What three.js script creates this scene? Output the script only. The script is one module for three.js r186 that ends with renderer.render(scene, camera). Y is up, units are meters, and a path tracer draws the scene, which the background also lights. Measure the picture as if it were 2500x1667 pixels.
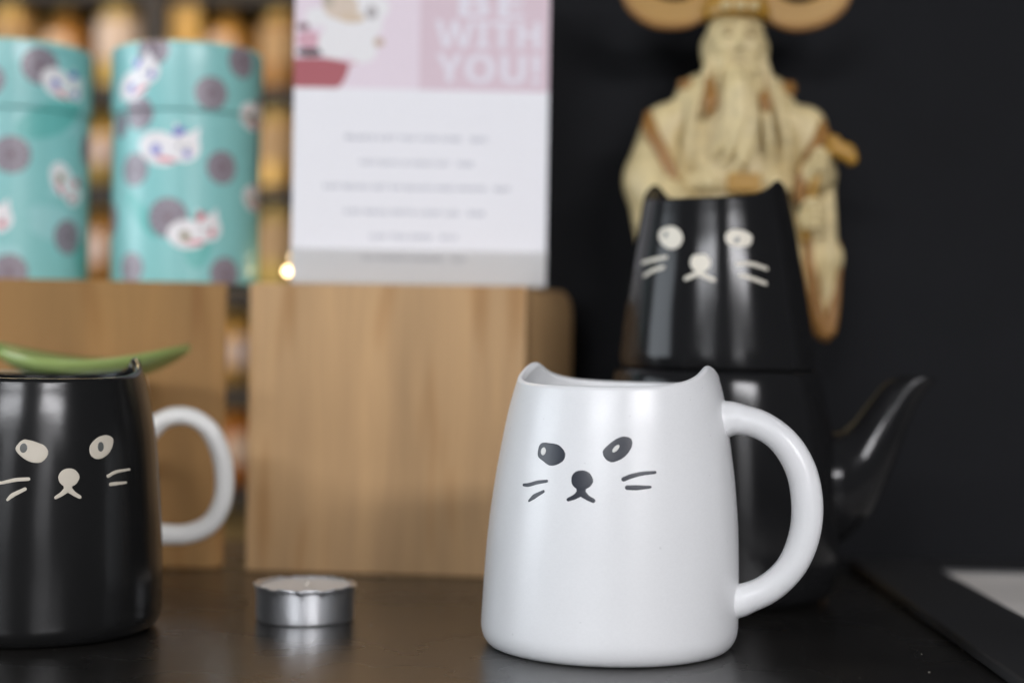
import * as THREE from 'three';
import { RoundedBoxGeometry } from 'three/addons/geometries/RoundedBoxGeometry.js';
import { MarchingCubes } from 'three/addons/objects/MarchingCubes.js';
import { ImprovedNoise } from 'three/addons/math/ImprovedNoise.js';
import { mergeGeometries, mergeVertices } from 'three/addons/utils/BufferGeometryUtils.js';
import { RectAreaLightUniformsLib } from 'three/addons/lights/RectAreaLightUniformsLib.js';

// ---------------------------------------------------------------- camera, light, exposure
const scene = new THREE.Scene();
const camera = new THREE.PerspectiveCamera(24.0, 1024 / 682, 0.02, 60);
camera.position.set(0, 0.108, 0);
camera.rotation.set(0, 0, 0.0157);
camera.focus = 0.548;
camera.userData.fStop = 3.75;
scene.background = new THREE.Color().setRGB(0.075, 0.079, 0.088);
RectAreaLightUniformsLib.init();
const renderer = new THREE.WebGLRenderer({ antialias: true });
renderer.toneMapping = THREE.LinearToneMapping;
renderer.toneMappingExposure = 1.1;
renderer.shadowMap.enabled = true;

const C = (r, g, b) => new THREE.Color().setRGB(r, g, b);
const V = (x, y, z) => new THREE.Vector3(x, y, z);
const DEG = Math.PI / 180;
let seed = 20240611;
const rnd = () => { seed = (seed * 1664525 + 1013904223) >>> 0; return seed / 4294967296; };
const perlin = new ImprovedNoise();
const fbm = (x, y, z, n = 4) => { let s = 0, a = 1, f = 1; for (let i = 0; i < n; i++) { s += a * perlin.noise(x * f, y * f, z * f); a *= 0.5; f *= 2.03; } return s; };

function tag(o, label, category, group, kind) {
  if (label) o.userData.label = label;
  if (category) o.userData.category = category;
  if (group) o.userData.group = group;
  if (kind) o.userData.kind = kind;
  return o;
}
const used = {};
function numbered(name) { const n = used[name] = (used[name] ?? -1) + 1; return n ? name + '_' + String(n).padStart(3, '0') : name; }
function thing(name, label, category, pos, group) {
  const o = new THREE.Group();
  o.name = numbered(name); o.position.set(...pos); scene.add(o);
  return tag(o, label, category, group);
}
function mesh(name, geo, mat, parent) {
  const m = new THREE.Mesh(geo, mat);
  m.name = parent === scene ? numbered(name) : name;
  m.castShadow = m.receiveShadow = true;
  parent.add(m);
  return m;
}

// lamps: a glowing face and an area light of the same size just in front of it
function areaLamp(name, label, category, [x, y, z], target, w, h, color, intensity, glow) {
  const lamp = new THREE.Mesh(new RoundedBoxGeometry(w + 0.04, h + 0.04, 0.03, 2, 0.008),
    new THREE.MeshStandardMaterial({ color: 0xdddddd, emissive: color, emissiveIntensity: glow }));
  lamp.name = numbered(name); tag(lamp, label, category); scene.add(lamp);
  lamp.position.set(x, y, z); lamp.lookAt(...target);
  const l = new THREE.RectAreaLight(color, intensity, w, h);
  const dir = V(...target).sub(V(x, y, z)).normalize();
  l.position.set(x, y, z).addScaledVector(dir, 0.03); l.lookAt(...target);
  scene.add(l);
}
areaLamp('ceiling_light', 'wide ceiling light panel behind the camera, the one to its left', 'lamp', [-1.4, 1.72, 3.2], [-1.4, 0, 3.18], 1.8, 0.8, C(0.95, 0.96, 1.0), 29, 1.2);
areaLamp('ceiling_light', 'wide ceiling light panel behind the camera, the one to its right', 'lamp', [1.75, 1.72, 3.0], [1.75, 0, 2.98], 1.8, 0.8, C(0.98, 0.97, 1.0), 40, 1.2);
areaLamp('window_light', 'tall shop window behind the camera, the one to its left', 'window', [-1.25, 0.55, 3.6], [-1.2, 0.55, 0], 1.0, 1.3, C(0.90, 0.94, 1.0), 0.4, 0.3);
areaLamp('window_light', 'tall shop window behind the camera, the one to its right', 'window', [1.5, 0.55, 3.6], [1.45, 0.55, 0], 1.0, 1.3, C(0.95, 0.96, 1.0), 0.4, 0.3);
areaLamp('window_light', 'low bluish side window left of the counter', 'window', [-2.1, 0.3, -0.3], [0.03, 0.08, -0.6], 1.1, 1.2, C(0.84, 0.92, 1.0), 4.8, 0.3);
areaLamp('shelf_light', 'warm strip lamp above the shelf of small tins', 'lamp', [-0.36, 0.6, -1.26], [-0.34, 0.24, -1.48], 0.5, 0.05, C(1.0, 0.66, 0.3), 4.6, 1.5);

areaLamp('shelf_light', 'warm spot lamp high above the shelf, lighting the mug rims from behind', 'lamp', [-0.36, 0.78, -1.42], [-0.05, 0.08, -0.56], 0.5, 0.12, C(1.0, 0.72, 0.36), 14, 1.5);

areaLamp('shelf_light', 'added low warm strip that brightens the bottom shelves, hidden behind the brown wooden block', 'lamp', [-0.44, 0.03, -1.24], [-0.28, 0.03, -1.5], 0.2, 0.03, C(1.0, 0.66, 0.32), 5, 0.6);  // added fill light, kept out of view, for the tins in the gap

// ---------------------------------------------------------------- geometry tools
function grid(fn, nu, nv, closed) {
  const pos = [], uv = [], idx = [];
  for (let j = 0; j <= nv; j++) for (let i = 0; i <= nu; i++) {
    const p = fn(i / nu, j / nv, i, j); pos.push(p.x, p.y, p.z); uv.push(i / nu, j / nv);
  }
  const w = nu + 1;
  for (let j = 0; j < nv; j++) for (let i = 0; i < nu; i++) { const a = j * w + i; idx.push(a, a + 1, a + w, a + 1, a + w + 1, a + w); }
  const g = new THREE.BufferGeometry();
  g.setAttribute('position', new THREE.Float32BufferAttribute(pos, 3));
  g.setAttribute('uv', new THREE.Float32BufferAttribute(uv, 2));
  g.setIndex(idx); g.computeVertexNormals();
  if (closed) {
    const n = g.attributes.normal, a = V(0, 0, 0), b = V(0, 0, 0);
    for (let j = 0; j <= nv; j++) {
      a.fromBufferAttribute(n, j * w); b.fromBufferAttribute(n, j * w + nu); a.add(b).normalize();
      n.setXYZ(j * w, a.x, a.y, a.z); n.setXYZ(j * w + nu, a.x, a.y, a.z);
    }
  }
  return g;
}
// tube of changing radius along a smooth line; flat squashes it along z
function taper(points, radii, n = 40, m = 20, flat = 1) {
  const c = new THREE.CatmullRomCurve3(points, false, 'centripetal');
  const fr = c.computeFrenetFrames(n, false), pts = [];
  for (let i = 0; i <= n; i++) pts.push(c.getPoint(i / n));
  const rad = (t) => { const k = t * (radii.length - 1), i = Math.min(radii.length - 2, Math.floor(k)); const f = k - i, s = f * f * (3 - 2 * f); return radii[i] + (radii[i + 1] - radii[i]) * s; };
  // frames kept from twisting: project a fixed axis
  return grid((u, v, ui, vj) => {
    if (vj === 0 || vj === n + 2) return pts[vj === 0 ? 0 : n].clone();
    const i = vj - 1, T = fr.tangents[i], ref = Math.abs(T.z) > 0.9 ? V(0, 1, 0) : V(0, 0, 1);
    const B = ref.clone().addScaledVector(T, -ref.dot(T)).normalize(), N = B.clone().cross(T);
    const r = rad(i / n), a = u * 2 * Math.PI;
    return pts[i].clone().addScaledVector(N, r * Math.cos(a)).addScaledVector(B, r * flat * Math.sin(a));
  }, m, n + 2, true);
}
function lathe(profile, n = 72) { // profile in metres [r, y], smooth where dense
  return grid((u, v, i, j) => V(profile[j][0] * Math.sin(u * 2 * Math.PI), profile[j][1], profile[j][0] * Math.cos(u * 2 * Math.PI)), n, profile.length - 1, true);
}
function lerpTable(t) { // smooth table lookup (catmull-rom through [x, y])
  return (x) => {
    if (x <= t[0][0]) return t[0][1];
    const L = t.length - 1;
    if (x >= t[L][0]) return t[L][1] + (x - t[L][0]) * (t[L][1] - t[L - 1][1]) / (t[L][0] - t[L - 1][0]);
    let i = 0; while (x > t[i + 1][0]) i++;
    const h = t[i + 1][0] - t[i][0], s = (x - t[i][0]) / h;
    const m = (k) => { const a = Math.max(0, k - 1), b = Math.min(L, k + 1); return (t[b][1] - t[a][1]) / (t[b][0] - t[a][0]); };
    const s2 = s * s, s3 = s2 * s;
    return (2 * s3 - 3 * s2 + 1) * t[i][1] + (s3 - 2 * s2 + s) * h * m(i) + (-2 * s3 + 3 * s2) * t[i + 1][1] + (s3 - s2) * h * m(i + 1);
  };
}

// ---------------------------------------------------------------- cat mugs: a shell whose rim rises into two ears
// everything in millimetres; azimuth 0 faces the camera, + to the right
function catShell({ prof, rim, ear, ears, earWidth, lean, wall = 3.2, foot = 8, footR = 0.8 }) {
  const R = lerpTable(prof);
  const wob = (az, h) => 0.16 * fbm(Math.sin(az) * 1.7 + rim, h * 0.022, Math.cos(az) * 1.7, 2);
  const H = (az) => {
    let h = rim;
    for (const e of ears) {
      let d = Math.abs(((az / DEG - e) % 360 + 540) % 360 - 180);
      d = Math.sqrt(d * d + 169) - 13;
      h += ear * Math.exp(-d / earWidth);
    }
    return h;
  };
  const P = (r, h, az) => { const q = r > 8 ? r + wob(az, h) : r; return V((q * Math.sin(az) + lean * h) / 1000, h / 1000, q * Math.cos(az) / 1000); };
  const surf = (azDeg, h, off = 0) => {
    const az = azDeg * DEG, e = 0.2, slope = (R(h + e) - R(h - e)) / (2 * e), k = Math.hypot(1, slope);
    return P(R(h) + off / k, h - off * slope / k, az);
  };
  const rows = [];
  const r0 = R(foot);
  rows.push(() => [0, 1.6], () => [r0 * 0.5, 1.6], () => [r0 - 8.6, 1.5], () => [r0 - 7.6, 0.3], () => [r0 - 7, 0], () => [r0 - 5.8, 0]);
  for (let k = 1; k <= 8; k++) { const a = (k / 8) * Math.PI / 2; rows.push(() => [r0 - 5.4 + 5.4 * Math.sin(a), foot - foot * Math.cos(a)]); }
  const NW = 34;
  const rr = wall / 2;
  for (let k = 1; k <= NW; k++) rows.push((az) => { const h = foot + (H(az) - rr * 1.3 - foot) * k / NW; return [R(h), h]; });
  for (let k = 1; k <= 9; k++) rows.push((az) => { const a = Math.PI * k / 10, h = H(az) - rr * 1.3, rc = R(h) - rr; return [rc + rr * Math.cos(a), h + rr * 1.3 * Math.sin(a)]; });
  for (let k = 0; k <= 14; k++) rows.push((az) => { const top = H(az) - rr * 1.3, h = top + (6 - top) * k / 14; return [R(h) - wall, h]; });
  rows.push(() => [r0 * 0.6, 4.6], () => [0, 4.4]);
  const geo = grid((u, v, i, j) => { const az = (u * 2 - 1) * Math.PI, [r, h] = rows[j](az); return P(r, h, az); }, 176, rows.length - 1, true);
  return { geo, surf, R, P };
}
// glazed marks that lie on the shell as a thin raised layer
function spline2(pts, n, closed) {
  const c = new THREE.CatmullRomCurve3(pts.map(([a, h]) => V(a, h, 0)), closed, 'centripetal');
  return c.getPoints(n).slice(0, closed ? n : n + 1);
}
function blob(S, outline, off, wob = 0) {
  const n = 56, p = spline2(outline, n, true), cx = p.reduce((s, q) => s + q.x, 0) / n, cy = p.reduce((s, q) => s + q.y, 0) / n;
  const rings = [[1.02, -0.1], [1.0, off * 0.55], [0.95, off], [0.7, off], [0.45, off], [0.2, off], [0, off]];
  return grid((u, v, i, j) => { const q = p[i % n], [s, o] = rings[j], w = 1 + wob * perlin.noise(i * 0.9, cx, cy); return S.surf(cx + (q.x - cx) * s * w, cy + (q.y - cy) * s * w, o); }, n, rings.length - 1, true);
}
function stroke(S, line, halfW, off) { // line in [az, h]; half width in mm, given along the line
  const n = 26, p = spline2(line, n, false), pos = [], rad = S.R(line[0][1]) * DEG;
  const W = (t) => { const k = t * (halfW.length - 1), i = Math.min(halfW.length - 2, Math.floor(k)); return halfW[i] + (halfW[i + 1] - halfW[i]) * (k - i); };
  const rows = [];
  for (let i = 0; i <= n; i++) {
    const a = p[Math.max(0, i - 1)], b = p[Math.min(n, i + 1)], tx = (b.x - a.x) * rad, ty = b.y - a.y, l = Math.hypot(tx, ty) || 1;
    rows.push([p[i], tx / l, ty / l, W(i / n), 0]);
  }
  const all = [];
  for (let k = 4; k >= 1; k--) { const a = k / 4 * Math.PI / 2, r = rows[0]; all.push([r[0], r[1], r[2], r[3] * Math.max(0.04, Math.cos(a)), -r[3] * Math.sin(a)]); }
  all.push(...rows);
  for (let k = 1; k <= 4; k++) { const a = k / 4 * Math.PI / 2, r = rows[n]; all.push([r[0], r[1], r[2], r[3] * Math.max(0.04, Math.cos(a)), r[3] * Math.sin(a)]); }
  const across = [[-1.03, -0.1], [-1, off * 0.5], [-0.86, off], [-0.4, off], [0, off], [0.4, off], [0.86, off], [1, off * 0.5], [1.03, -0.1]];
  return grid((u, v, i, j) => {
    const [q, tx, ty, w, along] = all[j], [s, o] = across[i];
    return S.surf(q.x + (tx * along - ty * w * s) / rad, q.y + ty * along + tx * w * s, o);
  }, across.length - 1, all.length - 1, false);
}
function face(S, root, mats, f) {
  f.eyes.forEach(([outline, pupil], i) => {
    const e = mesh('eye', blob(S, outline, 0.14, 0.015), mats.ink, root);
    if (pupil) mesh('pupil', blob(S, pupil, 0.26, 0.02), mats.dot, e);
  });
  mesh('nose', blob(S, f.nose, 0.15, 0.01), mats.ink, root);
  mesh('mouth', mergeGeometries(f.mouth.map(([l, w]) => stroke(S, l, w, 0.13))), mats.ink, root);
  for (const [l, w] of f.whiskers) mesh('whisker', stroke(S, l, w, 0.13), mats.ink, root);
}
const ell = (a, h, ra, rh, tilt = 0) => Array.from({ length: 12 }, (_, i) => { const t = i / 12 * 2 * Math.PI, x = ra * Math.cos(t), y = rh * Math.sin(t), c = Math.cos(tilt), s = Math.sin(tilt); return [a + x * c - y * s, h + x * s + y * c]; });

// glaze: fine unevenness of the surface
function noiseTexture(w, h, fn, srgb) {
  const d = new Uint8Array(w * h * 4);
  for (let y = 0; y < h; y++) for (let x = 0; x < w; x++) { const c = fn(x / w, y / h, x, y); for (let k = 0; k < 3; k++) d[(y * w + x) * 4 + k] = Math.max(0, Math.min(255, c[k] * 255)); d[(y * w + x) * 4 + 3] = 255; }
  const t = new THREE.DataTexture(d, w, h, THREE.RGBAFormat);
  t.magFilter = THREE.LinearFilter; t.minFilter = THREE.LinearFilter; t.wrapS = t.wrapT = THREE.RepeatWrapping;
  if (srgb) t.colorSpace = THREE.SRGBColorSpace;
  t.needsUpdate = true;
  return t;
}
const grainTex = noiseTexture(512, 512, (u, v, x, y) => { const n = 0.5 + 0.28 * fbm(x / 9, y / 9, 3.1, 3) + 0.12 * (rnd() - 0.5); return [n, n, n]; });
const speckTex = noiseTexture(512, 512, (u, v, x, y) => { const s = perlin.noise(x / 2.6 + 40, y / 5 + 7, 5) > 0.74 ? 0.82 : 1; const n = (0.985 + 0.03 * (rnd() - 0.5)) * s; return [n, n, n]; });

const M = {
  white: new THREE.MeshPhysicalMaterial({ color: C(0.80, 0.805, 0.81), roughness: 0.29, bumpMap: grainTex, bumpScale: 0.00002, map: speckTex, specularIntensity: 0.9 }),
  cupWhite: new THREE.MeshPhysicalMaterial({ color: C(0.84, 0.83, 0.80), roughness: 0.3 }),
  ink: new THREE.MeshPhysicalMaterial({ color: C(0.024, 0.028, 0.04), roughness: 0.36 }),
  dotWhite: new THREE.MeshPhysicalMaterial({ color: C(0.72, 0.71, 0.68), roughness: 0.35 }),
  blackMug: new THREE.MeshPhysicalMaterial({ color: C(0.0105, 0.0105, 0.0105), roughness: 0.19, bumpMap: grainTex, bumpScale: 0.00002, specularIntensity: 0.58 }),
  cream: new THREE.MeshPhysicalMaterial({ color: C(0.60, 0.545, 0.45), roughness: 0.55, map: speckTex }),
  dotGrey: new THREE.MeshPhysicalMaterial({ color: C(0.10, 0.105, 0.10), roughness: 0.3 }),
  gold: new THREE.MeshPhysicalMaterial({ color: C(0.72, 0.50, 0.24), roughness: 0.25, metalness: 1 }),
  pot: new THREE.MeshPhysicalMaterial({ color: C(0.011, 0.011, 0.0115), roughness: 0.15, specularIntensity: 0.48 }),
  potCream: new THREE.MeshPhysicalMaterial({ color: C(0.76, 0.71, 0.60), roughness: 0.5, map: speckTex }),
};

// white cat mug, in focus
{
  const t = thing('cat_mug', 'white ceramic cat mug with dark painted face standing in front', 'mug', [0.0361, 0, -0.575]);
  const S = catShell({
    prof: [[0, 45.7], [8, 45.8], [14.3, 45.7], [29.6, 45.2], [45, 44.3], [60, 42.7], [73, 40.7], [83, 39], [90.7, 37.3], [95, 36], [99, 34.4], [104, 31.6]],
    rim: 93.2, ear: 7.4, ears: [66, -116], earWidth: 16.5, lean: 0.024,
  });
  mesh('body', S.geo, M.white, t);
  // loop handle in the vertical plane at azimuth 76 degrees
  const a = 76 * DEG, hp = [[35.2, 81.2], [39.5, 81.6], [45, 81.5], [51.5, 79.8], [59.3, 74.6], [65.6, 65], [68.3, 53], [67.7, 42], [63.8, 31.4], [56.6, 23.6], [49.5, 19.8], [45, 18.7], [41.8, 18.2]];
  mesh('handle', taper(hp.map(([r, h]) => V((r * Math.sin(a) + 0.024 * h) / 1000, h / 1000, r * Math.cos(a) / 1000)), [0.0086, 0.0066, 0.0056, 0.0054, 0.0053, 0.0054, 0.0055, 0.0054, 0.0053, 0.0054, 0.0056, 0.0065, 0.0086], 72, 28), M.white, t);
  face(S, t, { ink: M.ink, dot: M.dotWhite }, {
    eyes: [[[[-42.6, 73.5], [-36.3, 73.8], [-31.7, 73.2], [-28.2, 70.8], [-28.3, 68.8], [-31.8, 66.9], [-35.8, 66.5], [-39.9, 67.8], [-43.4, 69.4], [-43.7, 72]], ell(-40.3, 71.0, 1.5, 1.35)],
      [[[-6.9, 74.4], [-2.9, 76.4], [0.6, 76.9], [3.5, 75.9], [3.6, 73.8], [1.3, 71], [-2, 69.2], [-5.9, 68.5], [-9.1, 70.1], [-9.7, 72]], ell(-3.8, 72.9, 1.9, 0.85, 0.6)]],
    nose: [[-18.7, 65.4], [-15.4, 64.6], [-13.5, 62.2], [-14.5, 60.4], [-16.7, 59.3], [-18.7, 58.9], [-20.9, 59.3], [-23.2, 60.9], [-23.6, 63.1], [-22.2, 64.7]],
    mouth: [[[[-18.7, 60], [-18.7, 58.6], [-20.8, 56.9], [-24.3, 55.6]], [1.7, 1.5, 0.9, 0.6]], [[[-18.7, 60], [-18.6, 58.6], [-16, 56.8], [-12.8, 55.6]], [1.7, 1.5, 0.9, 0.7]]],
    whiskers: [[[[-50, 59.2], [-46.8, 59.4], [-41.5, 60.5], [-36.2, 61.2]], [0.5, 0.65, 0.65, 0.5]], [[[-45.2, 54.1], [-42.6, 55.6], [-37.4, 57.7]], [0.4, 0.85, 0.5]],
      [[[0.2, 62.9], [3.5, 63.9], [8.5, 64.8], [14.7, 65.2]], [0.75, 0.75, 0.65, 0.5]], [[[1.9, 60.2], [6, 60.2], [12.4, 60.4]], [0.75, 0.85, 0.45]]],
  });
}
// black cat mug at the left edge
{
  const t = thing('cat_mug', 'matt black cat mug with cream painted face, cut by the left edge of the photo', 'mug', [-0.1745, 0, -0.59]);
  const S = catShell({
    prof: [[0, 45.9], [8, 46.1], [20, 45.9], [37, 45.0], [50, 43.9], [66, 42.2], [77.5, 40.3], [86, 38.5], [92, 36.9], [96, 35.4], [101, 33], [106, 30]],
    rim: 92.6, ear: 7.2, ears: [112, -78], earWidth: 15, lean: 0.024,
  });
  mesh('body', S.geo, M.blackMug, t);
  const rimLine = [];
  for (let az = -100; az <= 72; az += 4) { const p = S.surf(az, 0, 0); rimLine.push(az); }
  face(S, t, { ink: M.cream, dot: M.dotGrey }, {
    eyes: [[[[6.3, 70.4], [8.6, 71.8], [12, 71.5], [15, 70.8], [18.1, 69.8], [19.8, 68], [19.5, 66.2], [17.2, 64.3], [14.3, 64], [11, 64.7], [7.6, 66.4], [5.2, 68.7]], ell(8.8, 69, 1.7, 1.6)],
      [[[39.8, 69.4], [42.5, 71.6], [46.5, 72.8], [50.3, 72.7], [52.6, 71.5], [52.1, 69.3], [49.7, 66.7], [46, 65.1], [42.9, 64.9], [40.1, 66.2], [39.4, 68]], ell(45.2, 69, 1.6, 1.7, -0.4)]],
    nose: [[29.6, 61.9], [32.6, 61.2], [34.4, 59], [33.3, 56.9], [31.2, 55.8], [29.2, 55.4], [27.4, 55.9], [25.4, 57.3], [24.8, 59.2], [26.4, 61.2]],
    mouth: [[[[29.2, 57], [29.2, 55.4], [27, 53.6], [23.9, 52.1]], [1.7, 1.3, 0.8, 0.55]], [[[29.2, 57], [29.2, 55.4], [31.4, 53.6], [34.6, 52.0]], [1.7, 1.3, 0.8, 0.6]]],
    whiskers: [[[[-9, 55.6], [-3.6, 56.7], [0.9, 57.3], [6, 58.2], [11.7, 58.5]], [0.35, 0.4, 0.55, 0.65, 0.6]], [[[3.1, 51.5], [5, 52.9], [10.4, 55.1]], [0.45, 0.75, 0.6]],
      [[[48.8, 58.7], [53, 59.9], [62, 60.5]], [0.6, 0.6, 0.4]], [[[50, 55.8], [53, 55.9], [59.4, 56]], [0.6, 0.65, 0.4]]],
  });
}
// white cup behind the black mug: only its handle shows
{
  const t = thing('tea_cup', 'white cup behind the black cat mug, only its loop handle showing', 'cup', [-0.188, 0, -0.683]);
  const pr = [[0, 0.0012], [0.026, 0.0012], [0.027, 0], [0.029, 0], [0.032, 0.002], [0.0342, 0.007], [0.0352, 0.02], [0.0352, 0.04], [0.0342, 0.06], [0.0325, 0.078], [0.0315, 0.0865], [0.0307, 0.0878], [0.0296, 0.0875], [0.029, 0.086], [0.0303, 0.07], [0.032, 0.04], [0.032, 0.015], [0.026, 0.005], [0, 0.0045]];
  mesh('body', lathe(pr.map(([r, y]) => [r, y * 1.045])), M.cupWhite, t);
  const hp = [[0.0325, 0.0655], [0.0364, 0.0695], [0.0428, 0.0735], [0.051, 0.0738], [0.0588, 0.0695], [0.0645, 0.0592], [0.0666, 0.047], [0.0653, 0.0366], [0.0605, 0.0285], [0.052, 0.0243], [0.042, 0.0237], [0.0335, 0.0245]];
  mesh('handle', taper(hp.map(([x, y]) => V(x, y, 0)), [0.0046, 0.0042, 0.0041, 0.0041, 0.0041, 0.0042, 0.0045], 60, 24), M.cupWhite, t);
}
// green leaf dish lying on the cup
{
  const t = thing('leaf_dish', 'green glazed leaf-shaped dish lying like a lid behind the black mug', 'dish', [-0.180, 0.0884, -0.683]);
  const half = 0.043, rimY = (s) => 0.0092 + 0.0072 * s * s, wid = (s) => 0.034 * Math.pow(Math.max(0, 1 - s * s), 0.62) + 0.0006;
  const up = (s, q) => { const b = 1 - Math.abs(q) ** 2.4; return rimY(s) - (0.0068 * (1 - s * s * 0.8)) * b; };
  const N = 60, K = 40;
  const geo = grid((u, v, i, j) => {
    const s = Math.sin((v * 2 - 1) * Math.PI / 2);
    const a = u * 2; // 0..1 top face left to right, 1..2 underside back
    const rim = 0.0013;
    if (i === K) return V(s * half, up(s, -1) - 0.001, -wid(s) - 0.0);
    if (a <= 1) { const q = a * 2 - 1; return V(s * half, up(s, q), q * wid(s)); }
    const q = 1 - (a - 1) * 2, ed = Math.sqrt(Math.max(0, 1 - q * q));
    return V(s * half * 0.998, up(s, q) - 0.0036 * (0.42 + 0.58 * ed) * (1 - 0.5 * s ** 4), q * wid(s) * 1.01);
  }, K, N, true);
  mesh('bowl', geo, new THREE.MeshPhysicalMaterial({ color: C(0.33, 0.43, 0.14), roughness: 0.25, bumpMap: grainTex, bumpScale: 0.00005 }), t);
  mesh('midrib', taper([V(-half * 0.93, 0.0152, 0), V(-0.024, 0.0055, 0), V(0, 0.0034, 0), V(0.024, 0.0055, 0), V(half * 0.93, 0.0152, 0)], [0.0005, 0.0009, 0.0009, 0.0005], 30, 8), new THREE.MeshPhysicalMaterial({ color: C(0.2, 0.36, 0.06), roughness: 0.3 }), t);
}
// tea light in its foil cup
{
  const t = thing('tea_light', 'unlit white tea light candle in a crimped aluminium cup on the table', 'candle', [-0.0782, 0, -0.619]);
  const foil = new THREE.MeshPhysicalMaterial({ color: C(0.74, 0.75, 0.77), roughness: 0.4, metalness: 1, bumpMap: grainTex, bumpScale: 0.00006 });
  const pr = [[0.0, 0.0003], [0.0175, 0.0003], [0.0184, 0.0], [0.0187, 0.0006], [0.0188, 0.003], [0.01885, 0.006], [0.0189, 0.009], [0.01895, 0.0112], [0.0191, 0.0124], [0.0195, 0.0131], [0.0195, 0.01365], [0.0189, 0.0138], [0.0182, 0.0133], [0.0178, 0.0124], [0.0177, 0.006]];
  mesh('foil_cup', grid((u, v, i, j) => {
    let [r, y] = pr[j]; const a = u * 2 * Math.PI;
    if (j >= 7) { const k = Math.min(1, (j - 6) / 3), n = fbm(Math.cos(a) * 5, Math.sin(a) * 5, 2.2, 2), c = Math.sin(a * 17 + 3 * n); r += 0.0004 * k * n + 0.00008 * k * c; y += (0.0004 * n + 0.00005 * c) * k; if (j >= 8 && j <= 11) { const q = fbm(Math.cos(a) * 4 + 7, Math.sin(a) * 4, 0.5, 2); r += 0.0005 * Math.max(0, q + 0.15); y -= 0.0007 * Math.max(0, q); } }
    else r += 0.00012 * fbm(Math.cos(a) * 2.4, y * 200, Math.sin(a) * 2.4, 2);
    return V(r * Math.sin(a), y, r * Math.cos(a));
  }, 180, pr.length - 1, true), foil, t);
  mesh('wax', lathe([[0.0, 0.0128], [0.004, 0.0129], [0.012, 0.0129], [0.0165, 0.0131], [0.0176, 0.0128], [0.0177, 0.006], [0, 0.006]]), new THREE.MeshPhysicalMaterial({ color: C(0.80, 0.76, 0.71), roughness: 0.45 }), t);
  mesh('wick', taper([V(0, 0.012, 0), V(0.0004, 0.0136, 0), V(0.0016, 0.0142, 0.0006)], [0.0005, 0.0004], 8, 8), new THREE.MeshStandardMaterial({ color: C(0.6, 0.57, 0.5), roughness: 0.9 }), t);
}
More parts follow.
